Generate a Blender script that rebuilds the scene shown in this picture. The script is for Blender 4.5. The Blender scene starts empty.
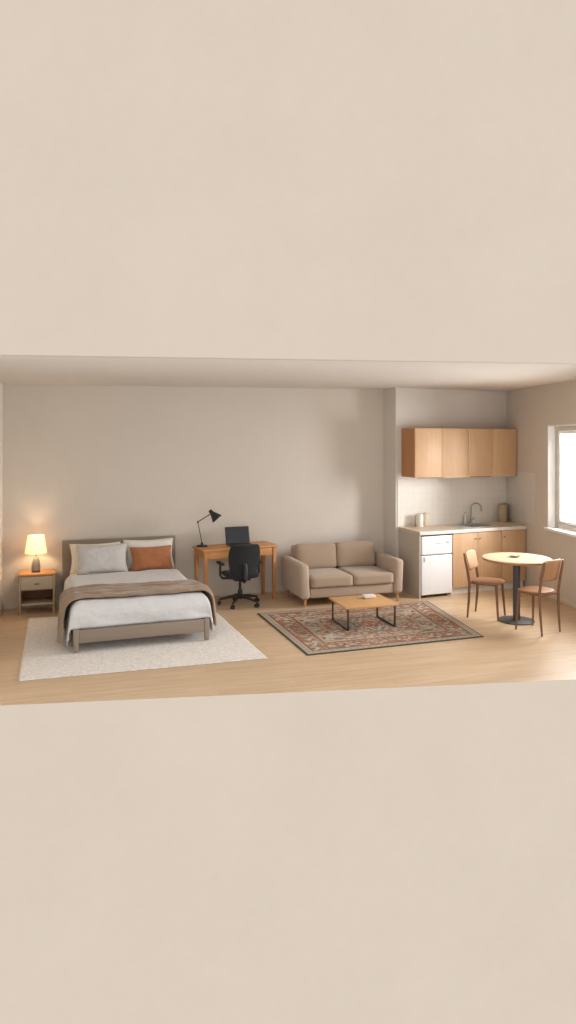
import bpy, bmesh, math, random
from mathutils import Vector, Matrix, noise
random.seed(7)
PI = math.pi
C = bpy.context.scene.collection
R = math.radians

# ------------------------------------------------------------------ materials
def lin(c):
    out = []
    for v in c[:3]:
        v = v / 255.0
        out.append(v / 12.92 if v <= .04045 else ((v + .055) / 1.055) ** 2.4)
    return (*out, 1.0)

class NT:
    """small helper round a node tree"""
    def __init__(s, name):
        s.m = bpy.data.materials.new(name); s.m.use_nodes = True
        s.t = s.m.node_tree; s.n = s.t.nodes; s.b = s.n['Principled BSDF']
        s.out = s.n['Material Output']
    def new(s, kind, **kw):
        n = s.n.new(kind)
        for k, v in kw.items():
            if hasattr(n, k): setattr(n, k, v)
            else: n.inputs[k].default_value = v
        return n
    def link(s, a, b): s.t.links.new(a, b)
    def coord(s, scale=(1, 1, 1), rot=(0, 0, 0), loc=(0, 0, 0)):
        tc = s.new('ShaderNodeTexCoord'); mp = s.new('ShaderNodeMapping')
        mp.inputs['Scale'].default_value = scale; mp.inputs['Rotation'].default_value = rot
        mp.inputs['Location'].default_value = loc
        s.link(tc.outputs['Object'], mp.inputs['Vector']); return mp.outputs['Vector']
    def noise(s, vec, scale, detail=3, rough=.5):
        n = s.new('ShaderNodeTexNoise'); n.inputs['Scale'].default_value = scale
        n.inputs['Detail'].default_value = detail; n.inputs['Roughness'].default_value = rough
        s.link(vec, n.inputs['Vector']); return n.outputs['Fac']
    def ramp(s, fac, stops, mode='LINEAR'):
        r = s.new('ShaderNodeValToRGB'); cr = r.color_ramp; cr.interpolation = mode
        while len(cr.elements) < len(stops): cr.elements.new(.5)
        for e, (p, c) in zip(cr.elements, stops): e.position = p; e.color = lin(c)
        s.link(fac, r.inputs['Fac']); return r.outputs['Color']
    def math(s, op, a, b=None, c=None):
        n = s.new('ShaderNodeMath', operation=op)
        for i, v in enumerate((a, b, c)):
            if v is None: continue
            if isinstance(v, (int, float)): n.inputs[i].default_value = v
            else: s.link(v, n.inputs[i])
        return n.outputs[0]
    def mix(s, fac, a, b, blend='MIX'):
        n = s.new('ShaderNodeMix', data_type='RGBA', blend_type=blend)
        for i, v in ((0, fac), (6, a), (7, b)):
            if isinstance(v, (int, float)): n.inputs[i].default_value = v
            elif isinstance(v, tuple): n.inputs[i].default_value = v
            else: s.link(v, n.inputs[i])
        return n.outputs[2]
    def bump(s, h, strength=.3, dist=.01):
        n = s.new('ShaderNodeBump'); n.inputs['Strength'].default_value = strength
        n.inputs['Distance'].default_value = dist
        s.link(h, n.inputs['Height']); s.link(n.outputs['Normal'], s.b.inputs['Normal'])
    def base(s, col): 
        if isinstance(col, tuple): s.b.inputs['Base Color'].default_value = col
        else: s.link(col, s.b.inputs['Base Color'])
    def rough(s, v): s.b.inputs['Roughness'].default_value = v

def shade_range(c, d):
    return tuple(max(0, v - d) for v in c), tuple(min(255, v + d) for v in c)

def plain(name, c, rough=.5, metal=0, d=3, scale=20):
    t = NT(name); a, b = shade_range(c, d)
    t.base(t.ramp(t.noise(t.coord(), scale), [(.3, a), (.7, b)]))
    t.rough(rough); t.b.inputs['Metallic'].default_value = metal
    return t.m

def plaster(name, c, d=3, big=1.3, bump=.12):
    t = NT(name); a, b = shade_range(c, d); v = t.coord()
    n1 = t.noise(v, big, 4, .6); n2 = t.noise(v, 9, 4, .6)
    f = t.math('ADD', t.math('MULTIPLY', n1, .65), t.math('MULTIPLY', n2, .35))
    t.base(t.ramp(f, [(.35, a), (.65, b)])); t.rough(.9)
    if bump: t.bump(t.noise(v, 60, 4), bump, .004)
    t.b.inputs['Specular IOR Level'].default_value = .15
    return t.m

def wood(name, c, axis='X', d=14, rough=.45, scale=1.0, spec=.4):
    t = NT(name); a, b = shade_range(c, d)
    k = {'X': (.6, 9, 9), 'Y': (9, .6, 9), 'Z': (9, 9, .6)}[axis]
    v = t.coord(tuple(q * scale for q in k))
    g = t.noise(v, 3.2, 6, .62); g2 = t.noise(v, 14, 3, .6)
    f = t.math('ADD', t.math('MULTIPLY', g, .7), t.math('MULTIPLY', g2, .3))
    t.base(t.ramp(f, [(.3, a), (.52, c), (.72, b)])); t.rough(rough)
    t.b.inputs['Specular IOR Level'].default_value = spec
    t.bump(g2, .06, .002)
    return t.m

def fabric(name, c, d=8, weave=260, rough=.95, sheen=.2, bump=.35, mottled=0, fold=0):
    t = NT(name); a, b = shade_range(c, d); v = t.coord()
    n = t.noise(v, weave, 2, .7)
    if mottled:
        n = t.math('ADD', t.math('MULTIPLY', n, .6), t.math('MULTIPLY', t.noise(v, mottled, 4, .6), .4))
    t.base(t.ramp(n, [(.3, a), (.7, b)])); t.rough(rough)
    t.b.inputs['Sheen Weight'].default_value = sheen
    t.b.inputs['Specular IOR Level'].default_value = .1
    if fold:
        v2 = t.coord((1, 1.8, 1.3), (.2, .1, .5)); f1 = t.noise(v2, fold, 3, .55)
        f1 = t.math('ABSOLUTE', t.math('SUBTRACT', f1, .5))
        n = t.math('ADD', t.math('MULTIPLY', n, .06), f1); t.bump(n, .55, .05)
    else: t.bump(n, bump, .003)
    return t.m

def make_floor_mat():
    t = NT('oak_planks'); v = t.coord()
    br = t.new('ShaderNodeTexBrick'); br.offset = .37; br.offset_frequency = 2
    for k, q in {'Scale': 1, 'Mortar Size': .0016, 'Mortar Smooth': .2, 'Bias': 0, 'Brick Width': 1.9, 'Row Height': .17}.items():
        br.inputs[k].default_value = q
    br.inputs['Color1'].default_value = (0, 0, 0, 1); br.inputs['Color2'].default_value = (1, 1, 1, 1)
    br.inputs['Mortar'].default_value = (.5, .5, .5, 1)
    t.link(v, br.inputs['Vector'])
    v2 = t.coord((.55, 7, 1)); g = t.noise(v2, 3, 6, .6)
    tone = t.ramp(br.outputs['Color'], [(0, (192, 161, 126)), (1, (208, 179, 145))])
    grain = t.ramp(g, [(.3, (179, 147, 111)), (.7, (217, 190, 158))])
    col = t.mix(.5, tone, grain)
    col = t.mix(t.math('MULTIPLY', br.outputs['Fac'], .35), col, lin((140, 106, 74)))
    t.base(col); t.rough(.42); t.b.inputs['Specular IOR Level'].default_value = .35
    t.bump(g, .05, .002)
    return t.m

def make_tile_mat(c=(226, 218, 206), gc=(217, 208, 196)):
    t = NT('white_tile'); tc = t.new('ShaderNodeTexCoord'); sp = t.new('ShaderNodeSeparateXYZ')
    t.link(tc.outputs['Object'], sp.inputs[0])
    def line(o):
        f = t.math('FRACT', t.math('DIVIDE', t.math('ADD', o, 20.0), .112))
        return t.math('LESS_THAN', t.math('MINIMUM', f, t.math('SUBTRACT', 1.0, f)), .022)
    g = t.math('MAXIMUM', line(sp.outputs[0]), line(sp.outputs[2]))
    a, b = shade_range(c, 2)
    base = t.ramp(t.noise(t.coord(), 8), [(.3, a), (.7, b)])
    t.base(t.mix(g, base, lin(gc))); t.rough(.3)
    t.bump(t.math('SUBTRACT', 1.0, g), .3, .002)
    return t.m

def make_persian_mat(W, H):
    """object coords centred on the rug, x in [-W/2, W/2], y in [-H/2, H/2]"""
    t = NT('oriental_rug_wool'); tc = t.new('ShaderNodeTexCoord'); sp = t.new('ShaderNodeSeparateXYZ')
    uv = t.new('ShaderNodeUVMap'); t.link(uv.outputs['UV'], sp.inputs[0])
    x = t.math('SUBTRACT', sp.outputs[0], W / 2); y = t.math('SUBTRACT', sp.outputs[1], H / 2)
    ax = t.math('ABSOLUTE', x); ay = t.math('ABSOLUTE', y)
    d = t.math('MINIMUM', t.math('SUBTRACT', W / 2, ax), t.math('SUBTRACT', H / 2, ay))   # distance from the edge
    mir = t.new('ShaderNodeCombineXYZ'); t.link(ax, mir.inputs[0]); t.link(ay, mir.inputs[1])
    warp = t.new('ShaderNodeTexNoise'); warp.inputs['Scale'].default_value = 5; t.link(mir.outputs[0], warp.inputs['Vector'])
    vadd = t.new('ShaderNodeVectorMath', operation='MULTIPLY_ADD')
    t.link(warp.outputs['Color'], vadd.inputs[0]); vadd.inputs[1].default_value = (.1, .1, 0); t.link(mir.outputs[0], vadd.inputs[2])
    def cells(scale, stops, feature='F1'):
        v = t.new('ShaderNodeTexVoronoi', feature=feature); v.inputs['Scale'].default_value = scale
        t.link(vadd.outputs[0], v.inputs['Vector'])
        s2 = t.new('ShaderNodeSeparateColor'); t.link(v.outputs['Color'], s2.inputs[0])
        return t.ramp(s2.outputs[0], stops, 'CONSTANT'), v.outputs['Distance']
    cream, rust, navy, grey, orange, olive = (190, 178, 160), (152, 100, 78), (98, 98, 104), (164, 156, 146), (178, 124, 92), (146, 136, 114)
    field, dist = cells(22, [(0, cream), (.28, grey), (.50, rust), (.58, cream), (.68, navy), (.80, olive), (.9, orange)])
    ground = t.mix(t.math('GREATER_THAN', t.math('MULTIPLY', dist, 22.0), 6.6), field, lin(cream))
    ring = t.math('LESS_THAN', t.math('ABSOLUTE', t.math('SUBTRACT', dist, .020)), .0045)
    ground = t.mix(t.math('MULTIPLY', ring, .7), field, lin((206, 192, 170)))
    # medallions: lobed rust rosettes along the length
    def rosette(cx, r, lobes, col, colin):
        dx = t.math('SUBTRACT', ax, cx); dx = t.math('MULTIPLY', dx, .82)
        rr = t.math('SQRT', t.math('ADD', t.math('MULTIPLY', dx, dx), t.math('MULTIPLY', y, y)))
        ang = t.math('ARCTAN2', y, dx)
        edge = t.math('MULTIPLY_ADD', t.math('COSINE', t.math('MULTIPLY', ang, float(lobes))), r * .13, r)
        f = t.math('DIVIDE', rr, edge)
        return f
    f1 = rosette(0.0, .50, 8, None, None)
    bandcol, _ = cells(32, [(0, rust), (.25, orange), (.42, cream), (.62, rust), (.76, grey), (.9, navy)])
    inn, _ = cells(32, [(0, cream), (.4, rust), (.55, grey), (.75, navy), (.88, olive)])
    m1 = t.math('LESS_THAN', f1, 1.0); m2 = t.math('LESS_THAN', f1, .66); m3 = t.math('LESS_THAN', f1, .3)
    col = t.mix(t.math('MULTIPLY', m1, .85), ground, bandcol); col = t.mix(m2, col, inn); col = t.mix(m3, col, bandcol)
    f2 = rosette(.78, .27, 6, None, None)
    col = t.mix(t.math('MULTIPLY', t.math('LESS_THAN', f2, 1.0), .8), col, bandcol)
    col = t.mix(t.math('LESS_THAN', f2, .55), col, inn)
    # borders by distance from the edge
    bfield, bd = cells(25, [(0, rust), (.26, (166, 116, 92)), (.4, cream), (.55, grey), (.64, rust), (.74, navy), (.84, olive), (.93, orange)])
    def band(lo, hi): return t.math('MULTIPLY', t.math('GREATER_THAN', d, lo), t.math('LESS_THAN', d, hi))
    col = t.mix(t.math('LESS_THAN', d, .36), col, bfield)
    col = t.mix(band(.335, .36), col, lin((176, 164, 146)))
    col = t.mix(band(.30, .335), col, lin((150, 92, 66)))
    dash = t.math('GREATER_THAN', t.math('SINE', t.math('MULTIPLY', t.math('ADD', ax, ay), 85.0)), 0.0)
    stripe = t.mix(dash, lin((178, 166, 148)), lin((120, 108, 98)))
    col = t.mix(band(.275, .30), col, stripe)
    col = t.mix(band(.085, .11), col, lin((140, 80, 56)))
    col = t.mix(t.math('LESS_THAN', d, .085), col, lin((174, 163, 147)))
    col = t.mix(band(.04, .055), col, stripe)
    col = t.mix(t.math('LESS_THAN', d, .014), col, lin((84, 78, 72)))
    # worn, woven look
    nz = t.noise(t.coord(), 150, 3, .7); nz2 = t.noise(t.coord(), 3.0, 3)
    col = t.mix(t.ramp(nz2, [(.3, (60, 60, 60)), (.7, (150, 150, 150))]), col, lin((176, 162, 142)))
    col = t.mix(.28, col, t.ramp(nz, [(.3, (70, 64, 58)), (.7, (225, 214, 198))]), 'OVERLAY')
    t.base(col); t.rough(.95); t.bump(nz, .5, .004); t.b.inputs['Specular IOR Level'].default_value = .08
    return t.m

def make_glass():
    t = NT('window_glass'); t.n.remove(t.b)
    a = t.new('ShaderNodeBsdfTransparent'); g = t.new('ShaderNodeBsdfGlossy'); g.inputs['Roughness'].default_value = .02
    mx = t.new('ShaderNodeMixShader'); lw = t.new('ShaderNodeLayerWeight'); lw.inputs['Blend'].default_value = .04
    t.link(lw.outputs['Fresnel'], mx.inputs[0]); t.link(a.outputs[0], mx.inputs[1]); t.link(g.outputs[0], mx.inputs[2])
    t.link(mx.outputs[0], t.out.inputs['Surface']); return t.m

def make_shade():
    t = NT('lamp_shade_linen'); nz = t.noise(t.coord(), 120, 2)
    t.base(t.ramp(nz, [(.3, (250, 242, 228)), (.7, (255, 248, 236))])); t.rough(.9)
    t.b.inputs['Emission Color'].default_value = lin((255, 226, 180)); t.b.inputs['Emission Strength'].default_value = .35
    tr = t.new('ShaderNodeBsdfTranslucent'); tr.inputs['Color'].default_value = lin((255, 240, 214))
    mx = t.new('ShaderNodeMixShader'); mx.inputs[0].default_value = .5
    t.link(t.b.outputs[0], mx.inputs[1]); t.link(tr.outputs[0], mx.inputs[2]); t.link(mx.outputs[0], t.out.inputs['Surface'])
    return t.m

M = dict(
    facade=plaster('facade_plaster', (201, 186, 169), 2, .9, .1),
    wall=plaster('wall_paint', (207, 197, 184), 2, 1.1, .06),
    kwall=plaster('kitchen_wall_paint', (210, 202, 191), 2, 1.1, .06),
    lwall=plaster('side_wall_paint', (218, 210, 199), 1, .6, 0),
    rwall=plaster('window_wall_paint', (204, 193, 178), 2, 1.1, .06),
    ceil=plaster('ceiling_paint', (213, 205, 195), 2, .8, .05),
    floor=make_floor_mat(), tile=make_tile_mat(), base=plain('baseboard_paint', (206, 194, 178), .5),
    white=plain('white_paint', (236, 233, 227), .4), frame=plain('window_frame_backlit_grey', (198, 190, 181), .45), glass=make_glass(),  # window frame: its backlit shade is put into the grey base colour
    greige=wood('taupe_bed_wood', (142, 127, 111), 'X', 6, .6, 1, .25), greigez=wood('taupe_bed_wood_upright', (146, 130, 113), 'Z', 6, .6, 1, .25),
    headfab=fabric('headboard_fabric', (136, 122, 107), 5),
    sheet=fabric('sheet_cotton', (226, 214, 198), 3, 300, .9, .1, .15),
    duvet=fabric('duvet_cotton', (208, 205, 202), 3, 240, .9, .15, .2, 6, 4.5),
    throw=fabric('throw_knit', (146, 121, 97), 12, 140, .95, .3, .8, 16, 6),
    pgrey=fabric('pillow_grey', (198, 193, 188), 4, 260, .9, .15, .2, 0, 6), pcream=fabric('pillow_cream', (228, 217, 198), 4, 260, .9, .15, .2),
    pwhite=fabric('pillow_white', (222, 215, 206), 4, 260, .9, .15, .2), porange=fabric('pillow_rust', (166, 108, 72), 9, 150, .85, .2, .4, 20, 6),
    shag=fabric('shag_wool', (212, 202, 190), 28, 66, 1, .3, 1.0, 26),
    nswood=wood('honey_wood', (186, 128, 74), 'X', 12), nspanel=wood('pale_ash_wood', (182, 164, 142), 'X', 7, .5), nsleg=wood('pale_ash_upright', (170, 142, 112), 'Z', 7, .5),
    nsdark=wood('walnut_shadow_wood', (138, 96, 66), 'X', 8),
    brass=plain('dark_brass', (104, 82, 60), .35, .8), ceramic=plain('grey_ceramic', (150, 142, 130), .45), ceramicd=plain('dark_ceramic', (92, 82, 72), .5), shade=make_shade(),
    deskx=wood('oak_desk_top', (192, 134, 78), 'X', 10), deskz=wood('oak_desk_leg', (186, 128, 76), 'Z', 10),
    black=plain('black_metal', (44, 42, 41), .45, .3, 2), bplastic=plain('black_plastic', (38, 37, 37), .5, 0, 2), mesh=fabric('black_mesh_fabric', (46, 46, 47), 6, 200, .85, .1, .4),
    screen=plain('laptop_screen', (22, 22, 24), .25, 0, 1), lapmetal=plain('laptop_metal', (92, 90, 88), .4, .5), key=plain('laptop_keys', (50, 49, 48), .5),
    sofa=fabric('sofa_weave', (172, 149, 128), 7, 220, .95, .25, .4), sofac=fabric('sofa_cushion_weave', (166, 144, 122), 8, 220, .95, .25, .4), sofaarm=fabric('sofa_arm_weave', (178, 157, 137), 7, 220, .95, .25, .4),
    legwood=wood('sofa_leg_wood', (182, 132, 84), 'Z', 8), 
    ctop=wood('coffee_top_oak', (204, 156, 104), 'X', 9), bronze=plain('bronze_steel', (74, 62, 52), .45, .5, 2),
    cab=wood('pale_oak_front', (201, 163, 124), 'Z', 8, .5), cabside=wood('oak_side', (176, 124, 80), 'Z', 9, .5), cabcarc=plain('cabinet_carcass', (196, 178, 156), .6), cabdark=plain('cabinet_shadow_gap', (96, 74, 54), .7),
    panel=plain('grey_white_panel', (190, 180, 166), .5), plinth=plain('plinth_white', (222, 214, 203), .5),
    wtop=wood('worktop_laminate', (206, 186, 162), 'X', 5, .4), wedge=plain('worktop_edge', (226, 218, 208), .4),
    fridge=plain('fridge_enamel', (228, 227, 226), .3, 0, 1), gasket=plain('fridge_gasket', (58, 54, 51), .6), fgrey=plain('fridge_grey', (166, 164, 162), .4),
    steel=plain('brushed_steel', (206, 204, 200), .5, .35, 5, 60), steeld=plain('sink_steel', (172, 170, 167), .45, .45, 5, 60), chrome=plain('chrome_tap', (150, 146, 140), .22, .95),
    can1=plain('canister_white', (228, 221, 209), .45), can2=plain('canister_beige', (206, 192, 170), .5), can3=plain('canister_olive', (164, 146, 112), .5), can4=plain('canister_olive_dark', (150, 132, 100), .5), lid=wood('lid_wood', (158, 128, 94), 'X', 8),
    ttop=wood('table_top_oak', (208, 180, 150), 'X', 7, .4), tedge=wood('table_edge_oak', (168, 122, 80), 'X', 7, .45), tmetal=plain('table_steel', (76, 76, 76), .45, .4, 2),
    cwood=wood('chair_ply', (158, 112, 76), 'X', 9, .45), cleg=wood('chair_leg_wood', (122, 85, 59), 'Z', 8, .45), cback=wood('chair_back_ply', (176, 132, 94), 'Z', 8, .45),
    dish=plain('white_dish', (232, 228, 222), .3), dishg=plain('sage_dish', (150, 142, 122), .5), soap=plain('soap_bottle_plastic', (206, 198, 186), .35),
)

# ------------------------------------------------------------------ mesh builder
class MB:
    def __init__(s): s.bm = bmesh.new(); s.mats = []
    def _add(s, bm, mat=None, idx=0):
        if mat is not None: bm.transform(mat)
        for f in bm.faces: f.material_index = idx
        me = bpy.data.meshes.new('tmp'); bm.to_mesh(me); bm.free()
        s.bm.from_mesh(me); bpy.data.meshes.remove(me); return s
    def box(s, lo, hi, bev=0, seg=2, mat=None, idx=0, taper=None):
        bm = bmesh.new(); bmesh.ops.create_cube(bm, size=1)
        c = [(a + b) / 2 for a, b in zip(lo, hi)]; d = [abs(b - a) for a, b in zip(lo, hi)]
        for v in bm.verts:
            v.co = Vector((v.co.x * d[0] + c[0], v.co.y * d[1] + c[1], v.co.z * d[2] + c[2]))
        if taper:
            for v in bm.verts:
                if v.co.z < c[2]: v.co.x = c[0] + (v.co.x - c[0]) * taper; v.co.y = c[1] + (v.co.y - c[1]) * taper
        if bev: bmesh.ops.bevel(bm, geom=bm.edges[:], offset=min(bev, min(d) * .49), segments=seg, profile=.5, affect='EDGES')
        return s._add(bm, mat, idx)
    def cyl(s, p0, p1, r0, r1=None, n=20, idx=0):
        r1 = r0 if r1 is None else r1
        p0, p1 = Vector(p0), Vector(p1); ax = p1 - p0; L = ax.length
        bm = bmesh.new(); bmesh.ops.create_cone(bm, cap_ends=True, segments=n, radius1=r0, radius2=r1, depth=L)
        m = Matrix.Translation((p0 + p1) / 2) @ ax.to_track_quat('Z', 'Y').to_matrix().to_4x4()
        return s._add(bm, m, idx)
    def lathe(s, prof, n=32, mat=None, idx=0, loc=(0, 0, 0)):
        bm = bmesh.new(); rings = []
        for r, z in prof:
            if r < 1e-5: rings.append([bm.verts.new((loc[0], loc[1], loc[2] + z))])
            else: rings.append([bm.verts.new((loc[0] + r * math.cos(2 * PI * i / n), loc[1] + r * math.sin(2 * PI * i / n), loc[2] + z)) for i in range(n)])
        for a, b in zip(rings, rings[1:]):
            for i in range(n):
                j = (i + 1) % n
                if len(a) == 1 and len(b) == 1: continue
                if len(a) == 1: bm.faces.new((a[0], b[j], b[i]))
                elif len(b) == 1: bm.faces.new((a[i], a[j], b[0]))
                else: bm.faces.new((a[i], a[j], b[j], b[i]))
        bmesh.ops.recalc_face_normals(bm, faces=bm.faces[:])
        return s._add(bm, mat, idx)
    def tube(s, pts, r, n=10, idx=0, closed=False):
        pts = [Vector(p) for p in pts]; rs = r if isinstance(r, (list, tuple)) else [r] * len(pts)
        bm = bmesh.new(); rings = []; up = None
        for i, p in enumerate(pts):
            if closed: t = pts[(i + 1) % len(pts)] - pts[i - 1]
            else: t = pts[min(i + 1, len(pts) - 1)] - pts[max(i - 1, 0)]
            t.normalize()
            if up is None: up = t.orthogonal().normalized()
            up = (up - t * up.dot(t)).normalized(); sd = t.cross(up)
            rings.append([bm.verts.new(p + (up * math.cos(2 * PI * k / n) + sd * math.sin(2 * PI * k / n)) * rs[i]) for k in range(n)])
        pairs = list(zip(rings, rings[1:])) + ([(rings[-1], rings[0])] if closed else [])
        for a, b in pairs:
            for k in range(n): bm.faces.new((a[k], a[(k + 1) % n], b[(k + 1) % n], b[k]))
        if not closed: bm.faces.new(rings[0][::-1]); bm.faces.new(rings[-1])
        bmesh.ops.recalc_face_normals(bm, faces=bm.faces[:])
        return s._add(bm, None, idx)
    def prism(s, poly, z0, z1, bev=0, seg=2, mat=None, idx=0):
        bm = bmesh.new()
        a = [bm.verts.new((x, y, z0)) for x, y in poly]; b = [bm.verts.new((x, y, z1)) for x, y in poly]; n = len(poly)
        bm.faces.new(a[::-1]); bm.faces.new(b)
        for i in range(n): bm.faces.new((a[i], a[(i + 1) % n], b[(i + 1) % n], b[i]))
        bmesh.ops.recalc_face_normals(bm, faces=bm.faces[:])
        if bev:
            ed = [e for e in bm.edges if abs(e.verts[0].co.z - e.verts[1].co.z) < 1e-6]
            bmesh.ops.bevel(bm, geom=ed, offset=bev, segments=seg, profile=.5, affect='EDGES')
        return s._add(bm, mat, idx)
    def grid(s, nu, nv, fn, closed_u=False, idx=0, mat=None):
        bm = bmesh.new(); vs = [[bm.verts.new(fn(i / (nu - (0 if closed_u else 1)), j / (nv - 1))) for j in range(nv)] for i in range(nu)]
        for i in range(nu if closed_u else nu - 1):
            for j in range(nv - 1): bm.faces.new((vs[i][j], vs[(i + 1) % nu][j], vs[(i + 1) % nu][j + 1], vs[i][j + 1]))
        return s._add(bm, mat, idx)
    def build(s, name, mat, parent=None, loc=(0, 0, 0), rot=(0, 0, 0), smooth=True, angle=40, label=None):
        me = bpy.data.meshes.new(name); s.bm.to_mesh(me); s.bm.free()
        for m in (mat if isinstance(mat, list) else [mat]): me.materials.append(m)
        o = bpy.data.objects.new(name, me); C.objects.link(o)
        o.location = loc; o.rotation_euler = rot
        if parent: o.parent = parent
        if smooth:
            for p in me.polygons: p.use_smooth = True
            me.set_sharp_from_angle(angle=R(angle))
        if label: o['label'] = label
        return o

def thing(name, label, cat, loc=(0, 0, 0), rz=0, group=None):
    o = bpy.data.objects.new(name, None); C.objects.link(o); o.location = loc; o.rotation_euler = (0, 0, rz)
    o.empty_display_size = .1
    return tag(o, label, cat, group)
def tag(o, label, cat, group=None):
    o['label'] = label; o['category'] = cat
    if group: o['group'] = group
    return o
def struct(o, label=None):
    o['kind'] = 'structure'
    if label: o['label'] = label
    return o
def dup(root, loc, rz, label):
    r = root.copy(); C.objects.link(r); r.location = loc; r.rotation_euler = (0, 0, rz); r['label'] = label
    for ch in list(root.children):
        c = ch.copy(); C.objects.link(c); c.parent = r
        for g in list(ch.children):
            d = g.copy(); C.objects.link(d); d.parent = c
    return r

# ------------------------------------------------------------------ setting
YB, XL = 9.65, -0.875
K6 = R(6); K0 = Vector((4.51, 9.30))
kx = Vector((math.cos(K6), math.sin(K6))); ky = Vector((-math.sin(K6), math.cos(K6)))
def kpt(t, dpth): return K0 + kx * t - ky * dpth      # along the kitchen wall, out into the room
def rwx(y): return 6.165 + .165 * (y - 7.5)
rdir = Vector((.165, 1)).normalized(); rnrm = Vector((rdir.y, -rdir.x))   # rnrm points out of the room
RP = Vector((6.165, 7.5))
def rpt(t, out): return RP + rdir * t + rnrm * out
fdir = Vector((4.92, -.85)).normalized()
def cut(x): return 6.14 - .85 / 4.92 * (x + .58)     # the open front edge of the room
def ceil_z(x): return 2.89 + .055 * min(1, max(0, (x + .85) / 5.4))
t_corner = (rwx(9.5) - K0.x) / kx.x
for _ in range(5):
    p = kpt(t_corner, 0); t_corner += (rwx(p.y) - p.x) / kx.x
KC = kpt(t_corner, 0)

XR = 7.2
struct(MB().prism([(XL - .25, cut(XL - .25)), (XR, cut(XR)), (XR, 10.2), (XL - .25, 10.2)], -.12, 0).build('floor', M['floor'], smooth=False), 'light oak plank floor of the studio room')
b = MB()
xs = [-1.1, -.85, 4.55, 7.2]
b.grid(4, 2, lambda u, v: Vector((xs[round(u * 3)], (cut(xs[round(u * 3)]) + .09 if v < .5 else 10.2), ceil_z(xs[round(u * 3)]))))
b.grid(4, 2, lambda u, v: Vector((xs[3 - round(u * 3)], (cut(xs[3 - round(u * 3)]) + .09 if v < .5 else 10.2), ceil_z(xs[3 - round(u * 3)]) + .15)))
struct(b.build('ceiling', M['ceil'], smooth=False), 'plain warm white ceiling')
struct(MB().box((XL - .2, YB, 0), (4.46, YB + .2, 3.0)).build('wall_back', M['wall'], smooth=False), 'long greige back wall behind the bed, desk and sofa')
struct(MB().box((XL - .2, cut(XL) + .1, 0), (XL, YB, 3.0)).build('wall_left', M['lwall'], smooth=False), 'end wall beside the bedside table')
kend = kpt(t_corner + .2, 0)
struct(MB().prism([(4.455, YB + .2), (4.455, YB), (4.485, 9.30), (K0.x, K0.y), (kend.x, kend.y), (kend.x, YB + .5), (4.455, YB + .5)], 0, 3.0).build('wall_kitchen', M['kwall'], smooth=False), 'kitchen wall standing forward of the back wall')
# right wall with the window opening
WT0, WT1, WZ0, WZ1 = -1.05, .745, .955, 2.385
b = MB()
def rseg(t0, t1, z0, z1):
    b.prism([tuple(rpt(t0, 0)), tuple(rpt(t1, 0)), tuple(rpt(t1, .22)), tuple(rpt(t0, .22))], z0, z1)
tn, tf = -2.35, (KC.y - RP.y) / rdir.y + .1
rseg(tn, WT0, 0, 3.0); rseg(WT1, tf, 0, 3.0); rseg(WT0, WT1, 0, WZ0); rseg(WT0, WT1, WZ1, 3.0)
struct(b.build('wall_right', M['rwall'], smooth=False), 'window wall beside the dining table')
# window
RANG = math.atan2(rdir.y, rdir.x)                      # local x runs along the wall into the room's depth, local -y is outwards
w = bpy.data.objects.new('window_1', None); C.objects.link(w); w.location = (RP.x, RP.y, 0); w.rotation_euler = (0, 0, RANG)
struct(w, 'white framed window above the dining table')
b = MB()                                               # white lining of the reveal
for lo, hi in (((WT1 - .018, -.20, WZ0), (WT1 - .001, .004, WZ1)), ((WT0 + .001, -.20, WZ0), (WT0 + .018, .004, WZ1)), ((WT0 + .001, -.20, WZ1 - .018), (WT1 - .001, .004, WZ1 - .001))):
    b.box(lo, hi, .003)
b.build('window_lining', M['white'], w)
def ringframe(x0, x1, z0, z1, wd, y0, y1):
    b = MB()
    for lo, hi in (((x0, y0, z0), (x0 + wd, y1, z1)), ((x1 - wd, y0, z0), (x1, y1, z1)), ((x0 + wd, y0, z0), (x1 - wd, y1, z0 + wd)), ((x0 + wd, y0, z1 - wd), (x1 - wd, y1, z1))): b.box(lo, hi, .004)
    return b
fx0, fx1, fz0, fz1 = WT0 + .02, WT1 - .02, WZ0 + .02, WZ1 - .02
ringframe(fx0, fx1, fz0, fz1, .065, -.17, -.10).build('window_frame', M['frame'], w)
mid = (fx0 + fx1) / 2
MB().box((mid - .03, -.165, fz0 + .05), (mid + .03, -.105, fz1 - .05), .004).build('mullion', M['frame'], w)
for a0, a1 in ((fx0 + .067, mid - .032), (mid + .032, fx1 - .067)):
    s = ringframe(a0, a1, fz0 + .067, fz1 - .067, .035, -.155, -.112).build('sash', M['white'], w)
    MB().box((a0 + .035, -.136, fz0 + .102), (a1 - .035, -.132, fz1 - .102)).build('pane', M['glass'], s, smooth=False)
MB().box((WT0 - .03, -.2, WZ0 - .025), (WT1 + .03, .045, WZ0 + .012), .006).build('sill', M['white'], w)
# baseboards
struct(MB().box((XL + .001, YB - .012, .001), (4.45, YB - .001, .075), .003).build('baseboard_back', M['base']), 'low painted baseboard along the back wall')
b = MB(); b.box((tn, .001, .001), ((kpt(1.7, .62).y - RP.y) / rdir.y - .06, .012, .07), .003)
o = struct(b.build('baseboard_right', M['base']), 'low baseboard under the window'); o.location = (RP.x, RP.y, 0); o.rotation_euler = (0, 0, RANG)
struct(MB().box((XL + .001, cut(XL) + .2, .001), (XL + .012, YB - .013, .075), .003).build('baseboard_left', M['base']), 'low baseboard on the end wall')
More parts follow.
